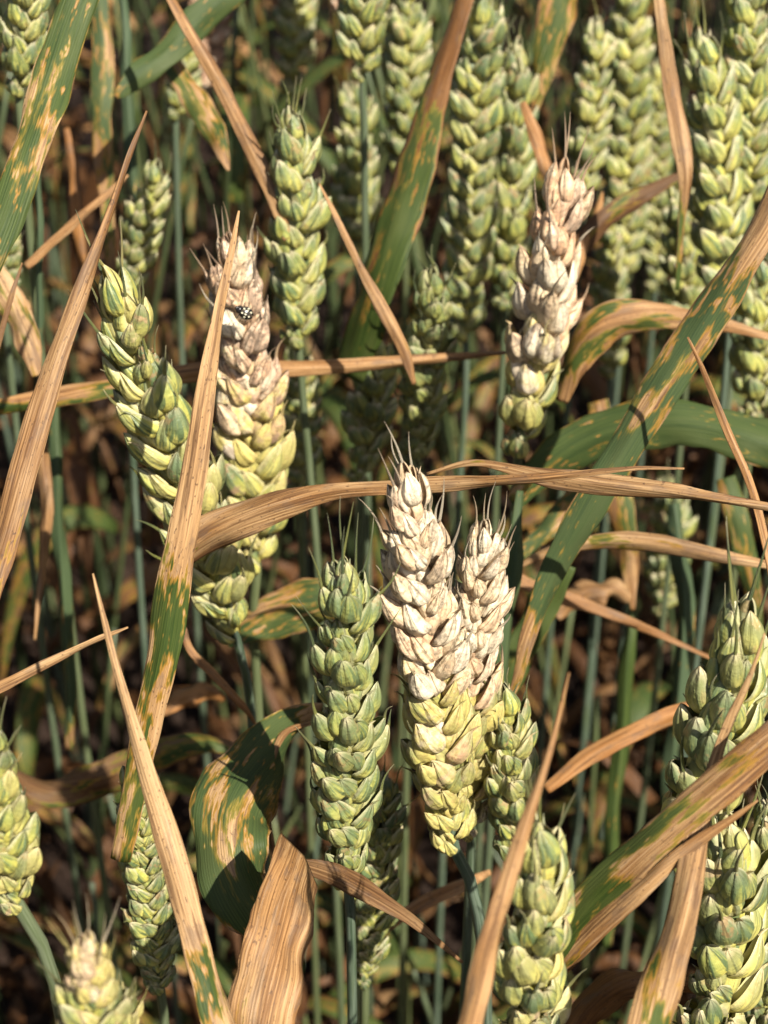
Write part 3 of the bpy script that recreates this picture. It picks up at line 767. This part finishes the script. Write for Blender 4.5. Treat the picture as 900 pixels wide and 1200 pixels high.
leaf('dry tan leaf hanging straight down in the left gap',
     [(52, 480, .45, 8, 0, 1), (50, 540, .45, 22, 0, 1), (54, 600, .45, 20, 0, 1), (50, 670, .452, 12, 20, 1), (42, 750, .455, 5, 30, 1)], tone=.5, cup=.4)
leaf('small orange dead leaf curled in the lower left gap',
     [(185, 838, .50, 10, 30, 1), (210, 815, .50, 36, 20, 1), (240, 808, .50, 34, 10, 1), (262, 822, .505, 10, 0, 1)], tone=.4, orange=.9, cup=.4)
leaf('brown curled leaf with pale rim at the bottom edge, right of centre',
     [(660, 1230, .38, 30, 20, .95), (690, 1180, .375, 52, 20, .92), (730, 1152, .37, 50, 10, .95), (775, 1145, .372, 40, 10, .9), (820, 1160, .38, 16, 0, .9)], tone=.18, orange=.5, cup=.3)
leaf('pale brown dead leaf curled in the right middle gap',
     [(650, 720, .50, 16, 20, .9), (680, 696, .50, 40, 15, .9), (715, 690, .50, 40, 10, .95), (738, 705, .503, 16, 0, .95)], tone=.35, cup=.35)
leaf('bluish green blade behind the horizontal dead blade, right of centre',
     [(610, 650, .46, 20, 0, .42), (645, 615, .46, 34, 0, .44), (680, 580, .46, 36, 0, .45), (715, 545, .46, 28, 0, .45)], tone=.6, blue=.4)
leaf('dark green blade in shade left of the diagonal blade\'s foot',
     [(660, 660, .42, 40, 0, .2), (630, 720, .425, 50, 0, .2), (600, 790, .43, 46, 0, .22), (575, 860, .435, 22, 0, .25)], tone=.3, blue=.1)
leaf('dark green lesioned blade behind the plump green ear\'s tip',
     [(265, 752, .44, 20, 10, .40), (305, 728, .438, 60, 10, .40), (350, 712, .436, 78, 5, .42), (395, 705, .436, 66, 0, .38), (440, 715, .44, 34, 0, .4)], tone=.5, blue=.2)
leaf('hanging lesioned green blade in the right middle gap',
     [(700, 470, .50, 34, 0, .5), (715, 530, .50, 44, 0, .48), (728, 600, .50, 42, 0, .5), (738, 670, .503, 26, 0, .55), (742, 715, .505, 6, 0, .6)], tone=.5)
leaf('brown thin blade bent beside the left leaning ear\'s stem',
     [(212, 720, .40, 6, 0, .7), (222, 760, .40, 12, 0, .8), (250, 790, .40, 14, 0, .9), (285, 828, .402, 10, 0, .8), (300, 850, .405, 5, 0, .8)], tone=.3, orange=.5)
leaf('tan shred lit by the sun below the front blighted ear\'s stem',
     [(450, 1090, .43, 12, 0, 1), (490, 1062, .43, 20, 0, 1), (540, 1038, .432, 22, 0, 1), (575, 1022, .435, 8, 0, 1)], tone=.45, orange=.5)
leaf('small orange hanging leaf between the pinkish ear and the pale ears',
     [(612, 120, .47, 10, 0, 1), (628, 160, .47, 22, 0, 1), (642, 205, .47, 18, 0, 1), (650, 240, .475, 6, 0, 1)], tone=.5, orange=.6)

leaf('narrow upright green blade right of the smaller bleached ear',
     [(611, 575, .40, 10, 40, .1), (606, 640, .40, 20, 40, .1), (598, 720, .402, 22, 40, .12), (590, 800, .405, 20, 40, .15), (586, 880, .41, 18, 40, .2)], tone=.4, blue=.6, cup=.3)
leaf('thick pale green upright sheath in the right middle gap',
     [(790, 590, .50, 22, 0, .25), (800, 660, .50, 28, 0, .2), (800, 760, .505, 28, 0, .2), (792, 850, .51, 26, 0, .25), (786, 960, .52, 24, 0, .3)], tone=.8, blue=1.0, cup=.6)
leaf('bright green upright blade low in the right middle gap',
     [(742, 700, .52, 10, 0, .15), (735, 770, .52, 22, 0, .1), (730, 860, .525, 24, 0, .12), (718, 980, .53, 24, 0, .2), (708, 1110, .54, 20, 0, .3)], tone=.5, blue=.1, cup=.5)
leaf('dull green upright sheath below the hanging dry tan leaf, left gap',
     [(66, 470, .47, 14, 0, .2), (68, 560, .47, 20, 0, .15), (72, 660, .475, 22, 0, .15), (78, 760, .48, 20, 0, .25), (84, 880, .49, 18, 0, .4)], tone=.4, blue=.7, cup=.6)
leaf('bluish straight stem-like sheath below the wide corner blade',
     [(43, 165, .44, 8, 0, .1), (45, 250, .44, 10, 0, .1), (46, 340, .445, 11, 0, .1), (48, 440, .45, 11, 0, .2)], tone=.4, blue=1.0, cup=.7)
leaf('dark lesioned upright blade in the top left, behind the brown tip',
     [(112, -30, .50, 26, 0, .42), (120, 60, .50, 34, 0, .45), (118, 140, .50, 34, 0, .42), (126, 230, .505, 26, 0, .45), (130, 320, .51, 14, 0, .5)], tone=.45, blue=.4)
leaf('grey-green upright sheath left of the tiny blurred ear',
     [(142, -30, .52, 14, 0, .2), (146, 50, .52, 16, 0, .15), (152, 140, .52, 20, 0, .2), (158, 240, .525, 22, 0, .2)], tone=.5, blue=1.0, cup=.6)
leaf('orange-brown dead blade hanging in the upper left gap',
     [(78, 150, .52, 8, 0, 1), (86, 200, .52, 18, 0, 1), (92, 260, .52, 20, 0, 1), (100, 330, .525, 10, 0, 1)], tone=.25, orange=.8)
leaf('rust-brown blade behind the pinkish bleached ear, slanting to its right',
     [(672, 330, .47, 10, 0, 1), (684, 290, .47, 15, 0, 1), (700, 250, .472, 12, 0, 1), (706, 225, .475, 4, 0, 1)], tone=.4, orange=.5)
leaf('dark green arching blade low behind the slim arched blade, right',
     [(850, 560, .47, 30, 0, .3), (868, 620, .47, 38, 0, .3), (880, 690, .475, 30, 0, .35), (890, 760, .48, 14, 0, .4)], tone=.4, blue=.2)

# ================================================================== ladybird on the mouldy ear
def ladybird():
    c = at(288, 367, 0.376)
    root = empty('ladybird', c)
    tag(root, 'tiny black and cream checkered ladybird on the mouldy ear', 'ladybird')
    n = (CAM - c).normalized()                     # its back is turned to the light side
    n = (n + Vector((0.25, 0, 0.1))).normalized()
    f = Vector((-0.75, 0, 0.55)); f = (f - n * f.dot(n)).normalized()
    s_ = n.cross(f)
    Mx = Matrix(((f.x, s_.x, n.x), (f.y, s_.y, n.y), (f.z, s_.z, n.z)))
    def dome(a, b, h, x0, k0, k1, nu=10, nv=14, lift=1.0):
        V, F = [], []
        for i in range(nu + 1):
            th = math.pi / 2 * i / nu
            for j in range(nv + 1):
                p = k0 + (k1 - k0) * j / nv
                V.append(Mx @ Vector((x0 + a * math.cos(th) * math.cos(p), b * math.cos(th) * math.sin(p), h * math.sin(th))) * (MMU * lift))
        for i in range(nu):
            for j in range(nv):
                q = i * (nv + 1) + j
                F.append((q, q + 1, q + nv + 2, q + nv + 1))
        return V, F
    for k0, k1 in ((0.03, math.pi - .03), (math.pi + .03, 2 * math.pi - .03)):
        V, F = dome(1.75, 1.35, 1.15, 0, k0, k1)
        w_ = link(bpy.data.objects.new('wing_case', mesh_from('wing_case', V, F, M_BLACK)), root)
        sgn = 1 if k0 < 1 else -1
        for (x, y) in ((0.85, .5), (.1, .45), (.0, 1.02), (-.8, .5)):
            # pale blotch hugging the dome
            VV = []
            ring = [(0, 0)] + [(0.20 * math.cos(a), 0.15 * math.sin(a)) for a in np.linspace(0, 2 * math.pi, 9)[:-1]]
            for (dx, dy) in ring:
                xx, yy = x + dx, (y + dy)
                q = max(1 - (xx / 1.75) ** 2 - (yy / 1.35) ** 2, 0.0)
                VV.append(Mx @ Vector((xx, sgn * yy, 1.15 * math.sqrt(q) + 0.025)) * (MMU * 1.0))
            FF = [(0, 1 + i, 1 + (i + 1) % 8) for i in range(8)]
            link(bpy.data.objects.new('pale_spot', mesh_from('pale_spot', VV, FF, M_CREAM)), w_)
    V, F = dome(0.65, 0.95, 0.75, 1.6, 0, 2 * math.pi)
    link(bpy.data.objects.new('pronotum', mesh_from('pronotum', V, F, M_BLACK)), root)
    V, F = dome(0.4, 0.5, 0.5, 2.2, 0, 2 * math.pi)
    link(bpy.data.objects.new('head', mesh_from('head', V, F, M_BLACK)), root)
    for sgn in (-1, 1):
        for x in (1.1, 0.2, -0.7):
            pts = [Mx @ Vector(q) * MMU for q in ((x, sgn * .9, .1), (x + .1, sgn * 1.6, .35), (x, sgn * 2.0, -.35))]
            V, F, A = tube(pts, [0.00012, 0.0001, 0.00006], 6)
            link(bpy.data.objects.new('leg', mesh_from('leg', V, F, M_BLACK)), root)
ladybird()

# ================================================================== deeper crop
# one shared ear mesh for stalks whose ears stand above the picture
def joined_ear(seed, low=True):
    r = random.Random(seed)
    V, F, A = [], [], {'eu': [], 'ev': [], 'er': [], 'ek': []}
    me = FAR_T[seed % len(FAR_T)][0]
    co = np.zeros(len(me.vertices) * 3); me.vertices.foreach_get('co', co); co = co.reshape(-1, 3)
    at_ = {k: np.zeros(len(co), np.float32) for k in A}
    for k in A: me.attributes[k].data.foreach_get('value', at_[k])
    fs = [tuple(p.vertices) for p in me.polygons]
    N = 18
    for i in range(N + 1):
        t = i / N
        sd = 1 if i % 2 else -1
        env = (0.65 + 0.35 * smooth(0, .22, t)) * (1 - .3 * smooth(.72, 1, t))
        tl = R(r.uniform(17, 27)) * sd * (i < N)
        m = Matrix.Translation((0, 0, i * 0.0043)) @ Matrix.Rotation(tl, 4, 'Y') @ Matrix.Rotation(0 if sd > 0 else math.pi, 4, 'Z') @ Matrix.Scale(env, 4)
        st = len(V)
        M4 = np.array(m)
        for p in co @ M4[:3, :3].T + M4[:3, 3]: V.append(p)
        F += [tuple(a + st for a in f) for f in fs]
        for k in A: A[k] += list(at_[k])
    return mesh_from('ear', V, F, M_HUSK, A)
EARS = [joined_ear(i) for i in range(3)]

def blade_samples(r, p, az, length, width, drop, n=14):
    """free blade: leaves a stem at p, arches out along azimuth az and droops"""
    d = Vector((math.cos(az), math.sin(az), 0))
    P, W = [], []
    for i in range(n):
        t = i / (n - 1)
        q = p + d * (length * 0.62 * (t - 0.18 * t * t)) + UP * (length * (0.75 * t - drop * t * t))
        P.append(tuple(q)); W.append(width * (0.55 + 0.45 * math.sin(math.pi * min(t * 1.6, .5))) * max(1 - t ** 2.4, 0.03))
    return P, W

def deep_stalk(i, x, y, hgt, with_ear, label):
    r = random.Random(9000 + i)
    root = empty('wheat_stalk', (x, y, 0))
    tag(root, label, 'wheat', 'shaded wheat stalks deep in the crop')
    lx, ly = r.uniform(-.10, .10), r.uniform(-.07, .07)
    pts = [Vector((lx * t ** 2 + .004 * math.sin(6 * t + i), ly * t ** 2, hgt * t)) for t in np.linspace(0, 1, 14)]
    rad = [(0.0029 if t < r.choice((.3, .45, .6)) else .0017) - 0.0007 * t for t in np.linspace(0, 1, 14)]
    V, F, A = tube(pts, rad, 7)
    link(bpy.data.objects.new('stem', mesh_from('stem', V, F, r.choice((M_STEM, M_STEM, M_STEM, M_WAXY)), A)), root)
    if with_ear:
        e = bpy.data.objects.new('ear', EARS[i % 3])
        dz = (pts[-1] - pts[-2]).normalized()
        e.matrix_local = Matrix.Translation(pts[-1]) @ dz.to_track_quat('Z', 'Y').to_matrix().to_4x4() @ Matrix.Rotation(r.uniform(0, 6.3), 4, 'Z')
        link(e, root)
    for k in range(r.choice((3, 4, 5))):
        t = r.uniform(0.2, 0.92) * (1 if with_ear else .9)
        p = Vector((lx * t * t, ly * t * t, hgt * t))
        P, W = blade_samples(r, p, r.uniform(0, 6.28), r.uniform(.12, .22), r.uniform(.008, .014), r.uniform(.5, 1.5))
        low = 1 - smooth(.35, .75, t)
        dr0 = r.uniform(.1, .45); dr = [min(1, max(0, dr0 + .5 * low + .25 * q)) for q in np.linspace(0, 1, len(P))]
        V, F, A = ribbon(P, W, [r.uniform(-40, 40)] * len(P), dr, .2, 5, .05, seed=i * 7 + k, view=(x + r.uniform(-1, 1), y - 1, 2))
        o = bpy.data.objects.new('leaf', mesh_from('leaf', V, F, M_LEAF, A))
        o.color = (r.uniform(.0, .3), r.uniform(0, .2), r.uniform(0, .5) ** 2, 1)  # low tone: shade of the deep crop put into the leaf colour
        link(o, root)

k = 0
r0 = random.Random(77)
placed = []
tries = 0
while len(placed) < 110 and tries < 5000:
    tries += 1
    y = r0.uniform(0.60, 1.35)
    x = r0.uniform(-1, 1) * (0.06 + 0.27 * y)
    if any((x - a) ** 2 + (y - b) ** 2 < 0.024 ** 2 for a, b in placed): continue
    placed.append((x, y))
    deep_stalk(len(placed), x, y, r0.uniform(0.63, 0.70), True, 'slender stalk in deep shade behind the front ears')
short = []
tries = 0
while len(short) < 36 and tries < 3000:
    tries += 1
    y = r0.uniform(0.36, 0.60)
    x = r0.uniform(-1, 1) * (0.03 + 0.25 * y)
    if any((x - a) ** 2 + (y - b) ** 2 < 0.035 ** 2 for a, b in short): continue
    short.append((x, y))
    deep_stalk(200 + len(short), x, y, r0.uniform(0.36, 0.46), False, 'short earless tiller low in the shade between stalks')

# withered foliage low in the crop: an uncountable tangle
def tangle(name, label, cat, count, sampler, tone):
    VV, FF, AA = [], [], {'lu': [], 'lv': [], 'hv': [], 'dry': []}
    r = random.Random(len(name) * 31)
    for i in range(count):
        p, length, width, drop, z = sampler(r)
        P, W = blade_samples(r, p, r.uniform(0, 6.28), length, width, drop, 9)
        V, F, A = ribbon(P, W, [r.uniform(-70, 70) + r.uniform(-60, 60) * t for t in np.linspace(0, 1, len(P))], [r.uniform(.75, 1.0)] * len(P), r.uniform(.1, .6), 4, .05, seed=i, view=(p.x + r.uniform(-1, 1), p.y - .6, 1.2))
        off = len(VV)
        VV += V; FF += [tuple(a + off for a in f) for f in F]
        for q in AA: AA[q] += [v + (i * 0.37 if q == 'lu' else 0) for v in A[q]]
    o = link(bpy.data.objects.new(name, mesh_from(name, VV, FF, M_LEAF, AA)))
    o.color = tone
    tag(o, label, cat, kind='stuff')
def s_low(r):
    y = r.uniform(.36, 1.5)
    return Vector((r.uniform(-1, 1) * (.08 + .3 * y), y, r.uniform(.03, .40))), r.uniform(.08, .18), r.uniform(.006, .015), r.uniform(.9, 2.2), 0
tangle('withered_undergrowth', 'withered brown leaves tangled low between the stalks', 'dead leaves', 360, s_low, (.03, 0, .12, 1))  # tone set very low, painting in shade between the stalks
def s_lit(r):
    y = r.uniform(.2, 1.9)
    return Vector((r.uniform(-1, 1) * (.1 + .32 * y), y, r.uniform(.005, .04))), r.uniform(.05, .14), r.uniform(.006, .012), r.uniform(.7, .95), 0
tangle('leaf_litter', 'dead leaf litter covering the soil', 'leaf litter', 420, s_lit, (.0, 0, .05, 1))  # lowest tone, so the litter's colour carries the ground shade

# ---- the crop around: outside the picture, it shades what the sun cannot reach
def surrounding_crop():
    r = random.Random(4242)
    stemV, stemF, sA = [], [], {'ang': [], 'lu': []}
    earV, earF, eA = [], [], {'eu': [], 'ev': [], 'er': [], 'ek': []}
    lfV, lfF, lA = [], [], {'lu': [], 'lv': [], 'hv': [], 'dry': []}
    pts = []
    tries = 0
    while len(pts) < 1350 and tries < 40000:
        tries += 1
        x, y = (r.uniform(-.45, .85), r.uniform(-.75, 1.4)) if len(pts) < 950 else (r.uniform(-.9, .9), r.uniform(1.38, 2.5))
        d = max(y * cp + .20 * sp, 0.0)
        dfar = y * cp + .45 * sp
        if 0.07 < y < 1.38 and abs(x) < 0.216 * dfar + 0.075: continue
        if math.hypot(x, y) < 0.10: continue
        if any((x - a) ** 2 + (y - b) ** 2 < .031 ** 2 for a, b in pts): continue
        pts.append((x, y))
        hgt = r.uniform(.61, .66)
        lx, ly = r.uniform(-.03, .03), r.uniform(-.03, .03)
        P = [Vector((x + lx * t * t, y + ly * t * t, hgt * t)) for t in np.linspace(0, 1, 6)]
        V, F, A = tube(P, [.002 - .0008 * t for t in np.linspace(0, 1, 6)], 5)
        o = len(stemV); stemV += V; stemF += [tuple(a + o for a in f) for f in F]
        for q in sA: sA[q] += A[q]
        # low-poly ear: overlapping pointed lobes on alternate sides
        zd = (P[-1] - P[-2]).normalized()
        a0 = r.uniform(0, 6.28)
        X = Vector((math.cos(a0), math.sin(a0), 0)); X = (X - zd * X.dot(zd)).normalized()
        for i in range(14):
            sd = 1 if i % 2 else -1
            ax = (zd + X * sd * .45).normalized(); la = ax.cross(X).normalized(); ke = la.cross(ax)
            b0 = P[-1] + zd * (i * .0053)
            o = len(earV)
            for (u, rad) in ((0, .0015), (.35, .0036), (.75, .0026), (1, .0002)):
                for kk in range(5):
                    a = kk * 2 * math.pi / 5
                    earV.append(b0 + ax * (.012 * u) + (la * math.cos(a) + ke * math.sin(a)) * rad)
                    eA['eu'].append(u); eA['ev'].append(math.cos(a)); eA['er'].append(r.random()); eA['ek'].append(0)
            for j in range(3):
                for kk in range(5):
                    q, w2 = o + j * 5 + kk, o + j * 5 + (kk + 1) % 5
                    earF.append((q, w2, w2 + 5, q + 5))
        for k in range(4):
            t = r.uniform(.35, .95)
            p = Vector((x + lx * t * t, y + ly * t * t, hgt * t))
            az = r.uniform(0, 6.28)
            if abs(x) < .35 and y > 0: az = (0 if x > 0 else math.pi) + r.uniform(-1.2, 1.2)
            elif y <= 0.1: az = -math.pi / 2 + r.uniform(-1.4, 1.4)
            BP, W = blade_samples(r, p, az, r.uniform(.12, .2), r.uniform(.008, .013), r.uniform(.6, 1.4), 8)
            o = len(lfV); dr = min(1, r.uniform(.4, .7) + .4 * (1 - t)); sd = Vector((-math.sin(az), math.cos(az), r.uniform(-.5, .5)))
            for i in range(8):
                for h in (-1, 0, 1):
                    lfV.append(Vector(BP[i]) + sd * (h * W[i] / 2) - UP * (abs(h) * W[i] * .15))
                    lA['lu'].append(i * .02 + len(pts)); lA['lv'].append(h * W[i] / 2); lA['hv'].append(h); lA['dry'].append(dr)
                if i < 7:
                    q = o + i * 3
                    lfF += [(q, q + 1, q + 4, q + 3), (q + 1, q + 2, q + 5, q + 4)]
    for nm, V, F, A, m, lab in (('wheat_stems', stemV, stemF, sA, M_STEM, 'massed stems of the crop around'),
                                ('wheat_ears', earV, earF, eA, M_HUSK, 'massed ears of the crop around'),
                                ('wheat_leaves', lfV, lfF, lA, M_LEAF, 'massed leaves of the crop around')):
        o = link(bpy.data.objects.new(nm, mesh_from(nm, V, F, m, A)))
        o.color = (.1 if m == M_HUSK else .4, .1, .2, 1)
        tag(o, lab, 'wheat crop', kind='stuff')
surrounding_crop()
